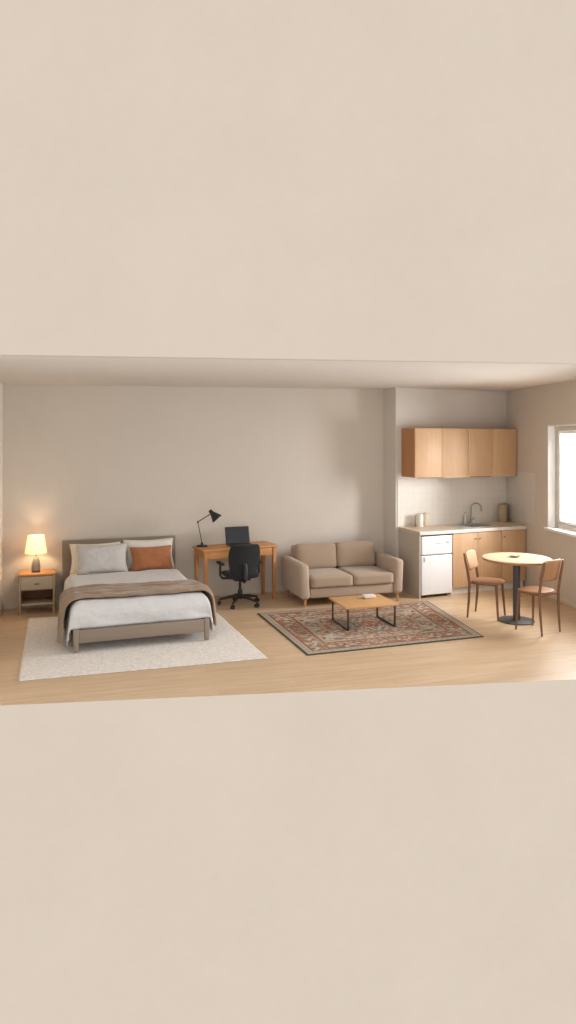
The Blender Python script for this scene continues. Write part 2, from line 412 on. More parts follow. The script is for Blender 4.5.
# backsplash tiling
o = struct(MB().box((.004, -.008, .90), (t_corner - .01, -.001, 1.70)).build('trim_1', M['tile'], smooth=False), 'square white tiles behind the sink'); o.location = (K0.x, K0.y, 0); o.rotation_euler = (0, 0, K6)
tb = (KC.y - RP.y) / rdir.y
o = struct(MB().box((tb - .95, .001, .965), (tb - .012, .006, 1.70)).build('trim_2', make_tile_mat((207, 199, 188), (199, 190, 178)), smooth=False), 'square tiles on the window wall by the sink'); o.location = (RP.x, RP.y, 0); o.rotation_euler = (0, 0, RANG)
# the big plastered front wall, cut open over the room
def slab(x0, x1, z0, z1, th):
    y0, y1 = cut(x0), cut(x1); n = Vector((-fdir.y, fdir.x))
    return MB().prism([(x0, y0), (x1, y1), (x1 + n.x * th, y1 + n.y * th), (x0 + n.x * th, y0 + n.y * th)], z0, z1)
o = slab(-3.0, 8.5, 2.862, 8.5, .10); struct(o.build('wall_front_upper', M['facade'], smooth=False), 'smooth beige plaster front above the opening')
y0, y1 = cut(-3.0), cut(8.5); n_ = Vector((-fdir.y, fdir.x))
struct(MB().prism([(-3.0, y0 - .004), (8.5, y1 - .004), (8.5, y1 - .0005), (-3.0, y0 - .0005)], -7.5, .004).build('wall_front_lower', M['facade'], smooth=False), 'smooth beige plaster front below the floor edge')

# ------------------------------------------------------------------ rugs
def rug_pts(q, u, v):
    a, b_, c, d = [Vector(p) for p in q]
    return (a * (1 - u) + b_ * u) * (1 - v) + (d * (1 - u) + c * u) * v
SH = [(-.48, 6.71), (1.84, 6.70), (1.70, 8.96), (-.53, 9.05)]
def shag(u, v):
    p = rug_pts(SH, u, v); e = min(u, 1 - u, v, 1 - v)
    j = .008 if e < .001 else 0
    z = .0135 + .0045 * (noise.noise((p.x * 34, p.y * 34, 0)) * .6 + noise.noise((p.x * 80, p.y * 80, 3)) * .4)
    if e < .008: z = .003 if e < .001 else .011
    return Vector((p.x + j * noise.noise((p.y * 30, p.x * 9, 1)), p.y + j * noise.noise((p.x * 30, p.y * 9, 7)), z))
b = MB(); b.grid(230, 230, shag)
b.prism([(-.46, 6.73), (1.82, 6.72), (1.68, 8.94), (-.51, 9.03)], .0005, .004)
tag(b.build('shag_rug', M['shag'], angle=180), 'cream looped wool rug under the bed', 'rug')
PW, PH = 2.2, 1.8
PQ = [(2.25, 6.68), (4.31, 6.75), (4.55, 8.47), (2.20, 8.48)]
bm = bmesh.new(); uvl = bm.loops.layers.uv.new('UVMap'); N = 24
vs = [[bm.verts.new((*rug_pts(PQ, i / N, j / N), .011)) for j in range(N + 1)] for i in range(N + 1)]
for i in range(N):
    for j in range(N):
        f = bm.faces.new((vs[i][j], vs[i + 1][j], vs[i + 1][j + 1], vs[i][j + 1]))
        for lp, (a, c) in zip(f.loops, ((i, j), (i + 1, j), (i + 1, j + 1), (i, j + 1))): lp[uvl].uv = (a / N * PW, c / N * PH)
me = bpy.data.meshes.new('oriental_rug'); bm.to_mesh(me); bm.free(); me.materials.append(make_persian_mat(PW, PH))
prug = bpy.data.objects.new('oriental_rug', me); C.objects.link(prug)
tag(prug, 'oriental patterned rug in rust, navy and cream under the coffee table', 'rug')
MB().prism([(x + dx, y + dy) for (x, y), (dx, dy) in zip(PQ, ((-.008, -.008), (.008, -.008), (.008, .008), (-.008, .008)))], .0005, .0095, .003).build('binding', plain('rug_binding', (74, 68, 62), .9), prug)

# ------------------------------------------------------------------ bed
BA = R(2.9); FT = -2.165
BED = thing('bed', 'taupe wooden double bed frame with flat headboard, legs on the cream rug', 'bed', (.585, 9.575, 0), BA)
b = MB(); b.box((-.735, -.055, .22), (.735, 0, .875), .012, 3); b.build('headboard', M['headfab'], BED)
for sx in (-1, 1):
    MB().box((sx * .70 - .03, -.05, 0), (sx * .70 + .03, -.005, .24), .004).build('leg', M['greigez'], BED)
    MB().box((sx * .675 - .028, FT, .0195), (sx * .675 + .028, FT + .055, .245), .005, taper=.8).build('leg', M['greigez'], BED)
    MB().box((sx * .688 - .014, FT + .055, .12), (sx * .688 + .014, -.055, .24), .004).build('side_rail', M['greige'], BED)
MB().box((-.647, FT + .005, .112), (.647, FT + .04, .243), .004).build('foot_rail', M['greige'], BED)
b = MB()
for i in range(13): b.box((-.672, -.22 - i * .15, .185), (.672, -.13 - i * .15, .2), .003)
b.build('slat_base', M['greige'], BED)
def on_bed(x, y, z=0):
    c, s = math.cos(BA), math.sin(BA); return (.585 + c * x - s * y, 9.575 + s * x + c * y, z)
BR = (0, 0, BA); BL = (.585, 9.575, 0)
tag(MB().box((-.655, FT + .125, .202), (.662, -.07, .455), .05, 4).build('mattress', M['sheet'], loc=BL, rot=BR), 'thick mattress in a cream sheet lying in the taupe bed frame', 'mattress')

def prof(a, half, r, flare=0.0):
    if a <= half - r: return a, 0.0
    th = (a - (half - r)) / r
    if th < PI / 2: return half - r + r * math.sin(th), r * (1 - math.cos(th))
    l = a - (half - r) - r * PI / 2
    return half + flare * l, r + l
def cloth_point(s, t, half, r, top, y0, yfoot, rf, wob, seed, dz=0, maxfront=9):
    x, dx = prof(abs(s), half, r, .05)
    tt, dy = prof(t, yfoot, rf, 0.0); dy = min(dy, maxfront)
    x *= (1 if s >= 0 else -1)
    dx2, dy2 = dx, dy
    dr = (dx2 ** 4 + dy2 ** 4) ** .25
    z = top - dr
    y = -tt
    # folds grow down the sides
    k = max(0, dx - r * .5); fold = math.sin(y * 17 + seed + 2.2 * noise.noise((y * 3, seed, s))) * .5 + noise.noise((y * 7, z * 2, seed)) * .7
    x += (1 if s >= 0 else -1) * wob * (1 + fold) * min(1, k * 4)
    kf = max(0, dy - rf * .5)
    ff = math.sin(s * 14 + seed) * .4 + noise.noise((s * 6, z * 2, seed + 4))
    y -= .006 * (1 + ff) * min(1, kf * 6)
    # soft wrinkles on the top
    if dr < .1:
        f = 1 - dr / .1
        z += f * (.010 + .010 * noise.noise((x * 2.2, y * 2.2, seed)) + .006 * noise.noise((x * 7, y * 5, seed + 2)) + dz * noise.noise((x * 5 + y * 3, y * 9, seed + 9)))
    if kf > 0: y -= .012 * min(1, kf * 8) * math.sin(s * 6.5 + z * 14 + seed) * .5 + .010 * min(1, kf * 8) * noise.noise((s * 4 + z * 6, z * 9, seed))
    return Vector((x, y, z))
# duvet
S = .70 + .36
def duvet(u, v):
    s = (u * 2 - 1) * S; t0 = .53 + .012 * noise.noise((s * 4, 1, 0)); t = t0 + v * (2.105 - t0 + .20)
    p = cloth_point(s, t, .712, .09, .478, 0, 2.09, .12, .022, 1.3, .004, .222)
    e = 1 - min(1, v * 18); p.z += .012 * e * e                  # rolled head edge
    return p
o = MB().grid(150, 170, duvet) and None
b = MB(); b.grid(150, 170, duvet); o = b.build('duvet', M['duvet'], loc=BL, rot=BR, angle=180)
md = o.modifiers.new('thick', 'SOLIDIFY'); md.thickness = .012; md.offset = -1
tag(o, 'white cotton duvet spread over the bed, hanging down both sides', 'duvet')
# throw blanket
S2 = .735 + .38
def throw(u, v):
    s = (u * 2 - 1) * S2
    back = 1.36 + .05 * math.sin(s * 2.4 + .6) + .03 * noise.noise((s * 3, 0, 5)); front = 1.99 + .03 * math.sin(s * 3 + 1) + .03 * noise.noise((s * 3, 2, 8))
    side = max(0, abs(s) - .55)
    if s < 0: front += .26 * side; back += .05 * side
    t = back + v * (front - back)
    p = cloth_point(s, t, .762, .10, .505, 0, 2.125, .16, .020, 4.1, .003)
    nx, nz = (0, 1) if abs(s) < .68 else ((1 if s > 0 else -1), .15)
    fold = 0
    for c0, w0, amp, sl, ph in ((.20, .055, .020, .10, .3), (.42, .07, .017, -.12, 1.7), (.62, .05, .015, .14, 3.1), (.80, .06, .016, -.07, 4.4), (.93, .04, .012, .05, .9)):
        c = c0 + sl * math.sin(s * 2.3 + ph) * .8 + .05 * noise.noise((s * 3, ph, 1))
        m = .35 + .65 * max(0, min(1, .5 + noise.noise((s * 2.1, ph * 3, 4)) * 1.3))
        fold += 1.5 * amp * m * math.exp(-((v - c) / w0) ** 2)
    fold += .006 * (1 + noise.noise((s * 6, v * 9, 2)))
    p.x += nx * fold * 1.5; p.z += nz * fold
    p.y += .016 * noise.noise((s * 7, v * 4, 6))
    return p
b = MB(); b.grid(200, 110, throw); o = b.build('throw_blanket', M['throw'], loc=BL, rot=BR, angle=180)
md = o.modifiers.new('thick', 'SOLIDIFY'); md.thickness = .014; md.offset = -1
tag(o, 'brown knitted throw blanket laid across the foot of the bed', 'blanket')

def pillow(name, w, h, th, mat, seed, loc, rot, label, group=None, seam=None):
    def side(sg):
        def fn(u, v):
            a, c = u * 2 - 1, v * 2 - 1
            pin = 1 + .06 * (abs(a) * abs(c)) ** 2 - .035 * (1 - abs(a) ** 2) * abs(c) - .035 * (1 - abs(c) ** 2) * abs(a)
            q = max(0, (1 - a ** 4) * (1 - c ** 4)) ** .55
            wr = .010 * noise.noise((a * 2.5, c * 2.5, seed)) * q + .006 * noise.noise((a * 6, c * 6, seed + 1)) * q
            return Vector((a * w / 2 * pin, sg * (th / 2 * q) + sg * wr - .02 * (1 - a * a) * (c < -.6) * 0, c * h / 2 * pin + h / 2))
        return fn
    b = MB(); b.grid(36, 26, side(-1)); b.grid(36, 26, side(1))
    bmesh.ops.remove_doubles(b.bm, verts=b.bm.verts[:], dist=1e-5); bmesh.ops.recalc_face_normals(b.bm, faces=b.bm.faces[:])
    o = b.build(name, mat, loc=loc, rot=rot, angle=180)
    tag(o, label, 'pillow', group)
    pts = []
    for k in range(96):
        e = k / 24; q = e % 1
        a, c = ((q * 2 - 1, -1), (1, q * 2 - 1), (1 - q * 2, 1), (-1, 1 - q * 2))[int(e)]
        pin = 1 + .06 * (abs(a) * abs(c)) ** 2 - .035 * (1 - abs(a) ** 2) * abs(c) - .035 * (1 - abs(c) ** 2) * abs(a)
        pts.append((a * w / 2 * pin, 0, c * h / 2 * pin + h / 2))
    MB().tube(pts, .005, 6, closed=True).build('piping', mat, o)
    return o
pillow('bed_pillow', .60, .36, .13, M['pcream'], 3, on_bed(-.33, -.255, .484), (R(-17), 0, BA), 'cream pillow against the headboard, mostly behind the grey pillow', 'sleeping pillows at the headboard')
pillow('bed_pillow', .62, .38, .13, M['pwhite'], 8, on_bed(.355, -.255, .484), (R(-17), 0, BA), 'white pillow against the headboard behind the rust pillow', 'sleeping pillows at the headboard')
pillow('bed_pillow', .60, .37, .165, M['pgrey'], 12, on_bed(-.262, -.445, .49), (R(-22), 0, R(2.0)), 'light grey pillow leaning in front of the cream pillow')
pillow('lumbar_pillow', .51, .315, .16, M['porange'], 17, on_bed(.362, -.445, .49), (R(-24), 0, R(4.5)), 'rust orange lumbar pillow leaning in front of the white pillow')

# ------------------------------------------------------------------ nightstand and lamp
NS = thing('nightstand', 'small wooden bedside table with one pale drawer and an open shelf', 'nightstand', (-.445, 9.44, 0), R(1))
hw, hd, hh = .215, .175, .50
MB().box((-hw - .005, -hd - .005, hh - .022), (hw + .005, hd, hh), .003).build('table_top', M['nswood'], NS)
for sx in (-1, 1):
    for sy in (-1, 1):
        MB().box((sx * (hw - .014) - .014, sy * (hd - .014) - .014, 0), (sx * (hw - .014) + .014, sy * (hd - .014) + .014, hh - .022), .003).build('leg', M['nsleg'], NS)
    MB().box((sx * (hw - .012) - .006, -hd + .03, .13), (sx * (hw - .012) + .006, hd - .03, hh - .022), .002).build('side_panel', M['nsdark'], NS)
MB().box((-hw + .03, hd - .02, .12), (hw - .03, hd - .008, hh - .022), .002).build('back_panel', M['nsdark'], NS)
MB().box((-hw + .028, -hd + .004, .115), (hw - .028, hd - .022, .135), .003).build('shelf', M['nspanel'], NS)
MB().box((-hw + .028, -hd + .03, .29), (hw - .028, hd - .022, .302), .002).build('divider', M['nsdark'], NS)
dr = MB().box((-hw + .03, -hd - .003, .308), (hw - .03, -hd + .28, hh - .028), .003).build('drawer', M['nspanel'], NS)
MB().box((-.028, -hd - .02, .375), (.028, -hd - .003, .387), .004).build('handle', M['brass'], dr)
L = thing('table_lamp', 'lit bedside lamp with grey ceramic base and warm white drum shade', 'lamp', (-.462, 9.44, hh + .0005))
MB().lathe([(0, 0), (.052, 0), (.055, .012), (.052, .022), (0, .022)]).build('base', M['ceramicd'], L)
MB().lathe([(0, .022), (.05, .022), (.054, .05), (.051, .10), (.042, .15), (.03, .185), (.018, .2), (0, .202)]).build('body', M['ceramic'], L)
MB().cyl((0, 0, .2), (0, 0, .265), .008).build('neck', M['brass'], L)
MB().lathe([(.134, .24), (.098, .462), (.096, .462), (.132, .24), (.134, .24)], 48).build('lamp_shade', M['shade'], L)
b = MB(); b.lathe([(0, .262), (.016, .268), (.03, .30), (.028, .325), (.015, .345), (0, .35)], 20)
t = NT('bulb_glow'); t.base((1, .85, .6, 1)); t.b.inputs['Emission Color'].default_value = (1, .72, .4, 1); t.b.inputs['Emission Strength'].default_value = 4
b.build('bulb', t.m, L)
b = MB()
for k in range(3): b.cyl((0, 0, .262), (.128 * math.cos(k * 2.1), .128 * math.sin(k * 2.1), .24), .002, n=6)
b.build('shade_ring', M['brass'], L)

# ------------------------------------------------------------------ desk, lamp, laptop, chair
DA = R(10)
DX, DY = 1.605, 8.99            # front corner by the bed
def dk(u, v, z=0): return (DX + u * math.cos(DA) - v * math.sin(DA), DY + u * math.sin(DA) + v * math.cos(DA), z)
D = thing('desk', 'oak writing desk with tapered legs behind the black office chair', 'desk', dk(0, 0), DA)
W, DP, H = 1.08, .44, .745
MB().box((0, 0, H - .026), (W, DP, H), .005).build('table_top', M['deskx'], D)
for x in (.045, W - .045):
    for y in (.045, DP - .045):
        MB().box((x - .025, y - .025, 0), (x + .025, y + .025, H - .026), .004, taper=.72).build('leg', M['deskz'], D)
MB().box((.072, .03, H - .13), (W - .072, .05, H - .026), .003).build('apron', M['deskx'], D)
MB().box((.072, DP - .05, H - .13), (W - .072, DP - .03, H - .026), .003).build('apron', M['deskx'], D)
for x in (.03, W - .05):
    MB().box((x, .072, H - .13), (x + .02, DP - .072, H - .026), .003).build('apron', M['deskx'], D)
# desk lamp
dl = dk(.10, .335, H + .0005)
DL = thing('desk_lamp', 'black jointed desk lamp with cone shade at the bed end of the desk', 'lamp', dl, R(-8))
MB().lathe([(0, 0), (.075, 0), (.076, .012), (.06, .02), (.02, .026), (.014, .05), (0, .052)]).build('base', M['black'], DL)
e0, e1, e2 = (0, 0, .045), (-.055, .0, .33), (.135, -.02, .45)
for off in (-.009, .009): MB().cyl((e0[0], e0[1] + off, e0[2]), (e1[0], e1[1] + off, e1[2]), .0055, n=10).build('lower_arm', M['black'], DL)
for off in (-.009, .009): MB().cyl((e1[0], e1[1] + off, e1[2]), (e2[0], e2[1] + off, e2[2]), .0055, n=10).build('upper_arm', M['black'], DL)
for p in (e0, e1, e2): MB().cyl((p[0], p[1] - .018, p[2]), (p[0], p[1] + .018, p[2]), .013, n=14).build('joint', M['black'], DL)
ax = Vector((.62, -.12, -.72)).normalized(); q = ax.to_track_quat('Z', 'Y').to_matrix().to_4x4()
hb = Vector(e2) - ax * .05
MB().lathe([(0, 0), (.022, 0), (.026, .015), (.027, .05), (.036, .062), (.08, .158), (.077, .158), (.033, .065), (0, .058)], 32, mat=Matrix.Translation(hb) @ q).build('lamp_shade', M['black'], DL)
# laptop
LP = thing('laptop', 'open black laptop on the desk behind the office chair', 'laptop', dk(.415, .075, H + .0005), DA + R(-4))
lb = MB().box((0, 0, .001), (.345, .215, .016), .005).build('base', M['lapmetal'], LP)
b = MB()
for r_ in range(5):
    for c_ in range(13): b.box((.022 + c_ * .0235, .085 + r_ * .022, .016), (.042 + c_ * .0235, .103 + r_ * .022, .0185), .001, 1)
b.build('keyboard', M['key'], lb)
MB().box((.12, .015, .016), (.225, .07, .0168), .0005, 1).build('trackpad', M['fgrey'], lb)
ld = MB().box((0, -.005, 0), (.345, .005, .235), .004).build('lid', M['bplastic'], LP, loc=(0, .217, .012), rot=(R(-14), 0, 0))
MB().box((.009, -.0065, .012), (.336, -.0052, .226)).build('screen', M['screen'], ld, smooth=False)
MB().cyl((.05, .216, .012), (.295, .216, .012), .007, n=12).build('hinge', M['bplastic'], LP)
# office chair (back towards the viewer)
OC = thing('office_chair', 'black office swivel chair pulled up to the oak desk', 'office chair', (2.10, 9.035, 0), R(3))
for k in range(5):
    a = R(90 + 72 * k); d = Vector((math.cos(a), math.sin(a), 0))
    MB().tube([(0, 0, .115), tuple(d * .12 + Vector((0, 0, .105))), tuple(d * .27 + Vector((0, 0, .075)))], [.026, .02, .014], 10).build('base_spoke', M['bplastic'], OC)
    p = d * .275; side = Vector((-d.y, d.x, 0))
    cs = MB().cyl(tuple(p + Vector((0, 0, .04))), tuple(p + Vector((0, 0, .078))), .009, n=10).build('caster', M['bplastic'], OC)
    for sg in (-1, 1):
        c = p + side * .014 * sg + Vector((0, 0, .027))
        MB().cyl(tuple(c - side * .009), tuple(c + side * .009), .0265, n=20).build('wheel', M['bplastic'], cs)
MB().cyl((0, 0, .08), (0, 0, .2), .033, .03).build('hub', M['bplastic'], OC)
MB().cyl((0, 0, .2), (0, 0, .335), .018).build('gas_lift', M['black'], OC)
MB().box((-.11, -.13, .335), (.11, .12, .37), .012).build('seat_plate', M['bplastic'], OC)
b = MB()
def seat(u, v):
    a = u * 2 * PI; r = math.sin(v * PI); z = math.cos(v * PI)
    ex = .42; sgn = lambda q: 1 if q >= 0 else -1
    cx = sgn(math.cos(a)) * abs(math.cos(a)) ** ex * abs(r) ** ex; cy = sgn(math.sin(a)) * abs(math.sin(a)) ** ex * abs(r) ** ex
    return Vector((cx * .225, cy * .215, .408 + .037 * sgn(z) * abs(z) ** .6 - .01 * cy * cy + .008 * cx * cx))
b.grid(48, 20, seat, closed_u=True); bmesh.ops.remove_doubles(b.bm, verts=b.bm.verts[:], dist=1e-4); bmesh.ops.recalc_face_normals(b.bm, faces=b.bm.faces[:])
b.build('seat', M['mesh'], OC, angle=180)
def back(u, v, off):
    x = (u * 2 - 1); z = v
    hw_ = (.175 + .035 * math.sin(min(1, z * 1.2) * PI / 2)) * (1 - .10 * max(0, z - .75) / .25) * (1 - .18 * max(0, .15 - z) / .15)
    edge = abs(x); rz = .40 * z
    if edge > .8: rz = .2 + (rz - .2) * (1 - .10 * ((edge - .8) / .2) ** 2)
    y = -.215 - .06 * z + .045 * x * x - .03 * math.sin(z * PI) * -1 + off
    return Vector((x * hw_, y, .425 + rz))
b = MB(); b.grid(22, 22, lambda u, v: back(u, v, 0)); o = b.build('backrest', M['mesh'], OC, angle=180)
md = o.modifiers.new('thick', 'SOLIDIFY'); md.thickness = .03; md.offset = 0
bv = o.modifiers.new('round', 'BEVEL'); bv.width = .01; bv.segments = 3; bv.limit_method = 'ANGLE'
MB().tube([(0, -.06, .352), (0, -.2, .345), (0, -.262, .38), (0, -.262, .50), (0, -.25, .58)], [.022, .026, .03, .03, .02], 12).build('back_support', M['bplastic'], OC)
for sg in (-1, 1):
    am = MB().tube([(sg * .10, .02, .352), (sg * .235, .02, .36), (sg * .265, .02, .40), (sg * .265, .015, .545)], .016, 10).build('armrest', M['bplastic'], OC)
    MB().box((sg * .265 - .032, -.10, .545), (sg * .265 + .032, .13, .572), .012, 3).build('arm_pad', M['bplastic'], am)

# ------------------------------------------------------------------ sofa
SO = thing('sofa', 'two-seat beige fabric sofa with slim padded arms and wooden legs', 'sofa', (2.805, 8.575, 0), R(.5))
SW, SD = 1.45, .88
MB().box((.13, .03, .115), (SW - .13, SD - .02, .246), .018, 3).build('seat_base', M['sofa'], SO)
def arm_mesh(x0, x1):
    bm_ = MB()
    poly = []
    bm_.box((x0, 0, .105), (x1, SD - .02, .565), .05, 6)
    for v in bm_.bm.verts:
        k = (v.co.z - .105) / .48
        v.co.x += (-.022 if x0 < .5 else .022) * k          # arms lean outwards a little
        if v.co.z > .4: v.co.z -= .025 * (v.co.y / SD - .0) * 0
    return bm_
arm_mesh(.0, .13).build('arm', M['sofaarm'], SO); arm_mesh(SW - .13, SW).build('arm', M['sofaarm'], SO)
b = MB(); b.box((.12, SD - .16, .115), (SW - .12, SD, .70), .05, 5)
for v in b.bm.verts: v.co.y += .05 * max(0, (v.co.z - .3)) - .02
b.build('back_frame', M['sofa'], SO)
def cushion(x0, x1, y0, y1, z0, z1, bev, puff, mat, name, seed, tilt=0):
    b = MB(); bm = bmesh.new(); bmesh.ops.create_cube(bm, size=1)
    bmesh.ops.subdivide_edges(bm, edges=bm.edges[:], cuts=9, use_grid_fill=True)
    dx, dy, dz = x1 - x0, y1 - y0, z1 - z0
    for v in bm.verts:
        a, c, e = v.co.x * 2, v.co.y * 2, v.co.z * 2
        p = Vector((a * dx / 2, c * dy / 2, e * dz / 2))
        lim = Vector((max(-dx / 2 + bev, min(dx / 2 - bev, p.x)), max(-dy / 2 + bev, min(dy / 2 - bev, p.y)), max(-dz / 2 + bev, min(dz / 2 - bev, p.z))))
        d = p - lim
        if d.length > 1e-6: p = lim + d.normalized() * bev * min(1, d.length / bev)
        bulge = Vector((0, 0, 0))
        if puff[1]: bulge.z += e * puff[1] * (1 - a * a) * (1 - c * c)
        if puff[0]: bulge.y += c * puff[0] * (1 - a * a) * (1 - e * e)
        p += bulge
        p.z += .004 * noise.noise((a * 2, c * 2 + seed, e * 2)); 
        v.co = Vector((x0 + dx / 2, y0 + dy / 2, z0 + dz / 2)) + p
        if tilt: v.co.y += tilt * (v.co.z - z0)
    b._add(bm); o = b.build(name, mat, SO, angle=180)
    return o
mx = SW / 2
for x0, x1, sd in ((.135, mx - .003, 1), (mx + .003, SW - .135, 5)):
    cushion(x0, x1, -.005, SD - .225, .248, .392, .03, (0, .014), M['sofac'], 'seat_cushion', sd)
    cushion(x0 - .0, x1 + .0, SD - .315, SD - .15, .392, .725, .042, (.02, .008), M['sofac'], 'back_cushion', sd + 2, .14)
for x in (.07, SW - .07):
    for y, tw in ((.06, -.015), (SD - .08, .015)):
        MB().cyl((x + (-.012 if x < .5 else .012), y + tw, 0), (x, y, .107), .012, .021, n=16).build('leg', M['legwood'], SO)

# ------------------------------------------------------------------ coffee table and dish
CA = R(0)
CT = thing('coffee_table', 'low oak coffee table on dark metal loop legs standing on the oriental rug', 'coffee table', (3.255, 7.62, .0118), CA)
MB().box((-.33, -.28, .250), (.33, .28, .273), .004).build('table_top', M['ctop'], CT)
for sx in (-1, 1):
    x = sx * .29; r_ = .009
    b = MB()
    b.box((x - r_, -.255, 0), (x + r_, -.237, .2495), .002); b.box((x - r_, .237, 0), (x + r_, .255, .2495), .002)
    b.box((x - r_, -.237, 0), (x + r_, .237, .016), .002); b.box((x - r_, -.237, .234), (x + r_, .237, .249), .002)
    b.build('leg', M['bronze'], CT)
def ctp(u, v, z): return (3.255 + u * math.cos(CA) - v * math.sin(CA), 7.62 + u * math.sin(CA) + v * math.cos(CA), z)
DI = thing('dish', 'small white rounded dish on the coffee table', 'dish', ctp(.115, .10, .2853), CA)
b = MB(); b.box((-.075, -.05, 0), (.075, .05, .03), .014, 4)
for v in b.bm.verts: k = .82 + .18 * min(1, v.co.z / .02); v.co.x *= k; v.co.y *= k
b.build('bowl', M['dish'], DI)
MB().box((-.072, -.047, .0302), (.072, .047, .040), .006, 3).build('lid', M['can1'], DI)

# ------------------------------------------------------------------ kitchen
KR = (0, 0, K6); KL = (K0.x, K0.y, 0)
def kthing(name, label, cat, t, dpth, z=0, group=None):
    p = kpt(t, dpth); return thing(name, label, cat, (p.x, p.y, z), K6, group)
DPT = .66
def tmax(dp):     # where the kitchen front line meets the window wall
    t = 1.7
    for _ in range(6):
        p = kpt(t, dp); t += (rwx(p.y) - p.x) / kx.x
    return t
# worktop with a hole for the sink (kitchen frame: x along the wall, y towards the wall)
HZ0, HZ1 = .872, .915
SX0, SX1, SY0, SY1 = .78, 1.358, -.53, -.11
WT = kthing('worktop', 'pale laminate kitchen worktop running over the fridge and cabinets', 'worktop', 0, 0)
xl, xr = lambda y: .018 + .105 * y, lambda y: tmax(-y) - .004
b = MB()
b.prism([(xl(-DPT), -DPT), (xr(-DPT), -DPT), (xr(SY0), SY0), (xl(SY0), SY0)], HZ0, HZ1)
b.prism([(xl(SY1), SY1), (xr(SY1), SY1), (xr(-.009), -.009), (xl(-.009), -.009)], HZ0, HZ1)
b.prism([(xl(SY0), SY0), (SX0, SY0), (SX0, SY1), (xl(SY1), SY1)], HZ0, HZ1)
b.prism([(SX1, SY0), (xr(SY0), SY0), (xr(SY1), SY1), (SX1, SY1)], HZ0, HZ1)
bmesh.ops.remove_doubles(b.bm, verts=b.bm.verts[:], dist=1e-5)
b.build('slab', M['wtop'], WT, smooth=False)
b = MB(); b.box((xl(-DPT) - .002, -DPT - .006, HZ0 - .002), (xr(-DPT) - .004, -DPT - .0005, HZ1 + .001), .002)
b.build('front_edge', M['wedge'], WT, label='white front edge')
# end panel
EP = MB().prism([(.02 + .105 * -.65, -.65), (.038 + .105 * -.65, -.65), (.038 + .105 * -.62, -.62), (.040, -.012), (.022, -.012)], .001, HZ0 - .003).build('end_panel', M['panel'], loc=KL, rot=KR, smooth=False)
tag(EP, 'grey white end panel closing the kitchen run beside the sofa', 'panel')
# fridge
FX0, FX1 = .004, .488
FR = kthing('fridge', 'small white fridge freezer with two doors under the worktop', 'fridge', 0, 0)
FX0 = -.022
MB().box((.048, -.615, .03), (FX1 - .006, -.08, .866), .006).build('body', M['gasket'], FR, label='dark cabinet edge around the doors')
fd = MB().box((FX0, -.662, .592), (FX1, -.62, .848), .014, 4).build('freezer_door', M['fridge'], FR)
MB().box((FX0 + .012, -.6665, .815), (FX1 - .012, -.661, .838), .004).build('top_trim', M['white'], fd)
MB().box((FX1 - .11, -.6662, .745), (FX1 - .05, -.6615, .765), .002).build('badge', M['fgrey'], fd, label='small grey badge')
MB().box((FX1 - .27, -.6662, .742), (FX1 - .19, -.6615, .752), .002).build('handle', M['fgrey'], fd)
fm = MB().box((FX0, -.662, .040), (FX1, -.62, .582), .014, 4).build('fridge_door', M['fridge'], FR)
MB().box((FX0 + .03, -.6662, .50), (FX0 + .055, -.6615, .565), .004).build('handle', M['fgrey'], fm)
for x in (.075, FX1 - .05):
    for y in (-.58, -.12): MB().cyl((x, y, 0), (x, y, .032), .018, n=12).build('foot', M['gasket'], FR)
# base cabinets
def base_cab(t0, t1, nd, label, knobs):
    c = kthing('base_cabinet', label, 'cabinet', 0, 0)
    b = MB()
    b.box((t0, -.625, .10), (t0 + .018, -.02, HZ0 - .004)); b.box((t1 - .018, -.625, .10), (t1, -.02, HZ0 - .004))
    b.box((t0 + .018, -.625, .10), (t1 - .018, -.02, .118)); b.box((t0 + .018, -.035, .118), (t1 - .018, -.02, HZ0 - .004))
    b.box((t0 + .018, -.623, .118), (t1 - .018, -.615, HZ0 - .004))
    b.build('carcass', M['cabdark'], c, smooth=False)
    MB().box((t0 + .002, -.59, .001), (t1 - .002, -.57, .098)).build('plinth', M['plinth'], c, smooth=False)
    w_ = (t1 - t0) / nd
    for i in range(nd):
        d = MB().box((t0 + i * w_ + .002, -.645, .103), (t0 + (i + 1) * w_ - .002, -.627, HZ0 - .008), .002).build('door', M['cab'], c)
        kxp = t0 + i * w_ + (w_ - .035 if knobs[i] > 0 else .035)
        MB().lathe([(0, 0), (.006, 0), (.006, .012), (.012, .016), (.012, .022), (0, .025)], 16, mat=Matrix.Translation((kxp, -.645, HZ0 - .095)) @ Matrix.Rotation(R(90), 4, 'X')).build('knob', M['lid'], d)
    return c
tr = tmax(.64) - .012
base_cab(.507, 1.362, 2, 'pale oak base cabinet with two knobbed doors under the sink', (1, -1))
base_cab(1.366, tr, 1, 'single door oak base cabinet in the corner by the window wall', (-1,))
# sink
SK = kthing('sink', 'inset stainless steel sink in the worktop', 'sink', 0, 0)
b = MB(); zr = HZ1 + .0006
cx_, cy_ = (SX0 + SX1) / 2, (SY0 + SY1) / 2
for lo, hi in (((SX0 - .02, SY0 - .02), (SX1 + .02, SY0 + .03)), ((SX0 - .02, SY1 - .06), (SX1 + .02, SY1 + .02)), ((SX0 - .02, SY0 + .03), (SX0 + .16, SY1 - .06)), ((SX1 - .02, SY0 + .03), (SX1 + .02, SY1 - .06))):
    b.box((*lo, zr), (*hi, zr + .005))
b.build('rim', M['steel'], SK, smooth=False)
b = MB(); x0, x1, y0_, y1_ = SX0 + .165, SX1 - .025, SY0 + .035, SY1 - .065
b.box((x0, y0_, .745), (x1, y1_, .751)); 
b.box((x0 - .004, y0_ - .004, .745), (x0, y1_ + .004, zr + .004)); b.box((x1, y0_ - .004, .745), (x1 + .004, y1_ + .004, zr + .004))
b.box((x0, y0_ - .004, .745), (x1, y0_, zr + .004)); b.box((x0, y1_, .745), (x1, y1_ + .004, zr + .004))
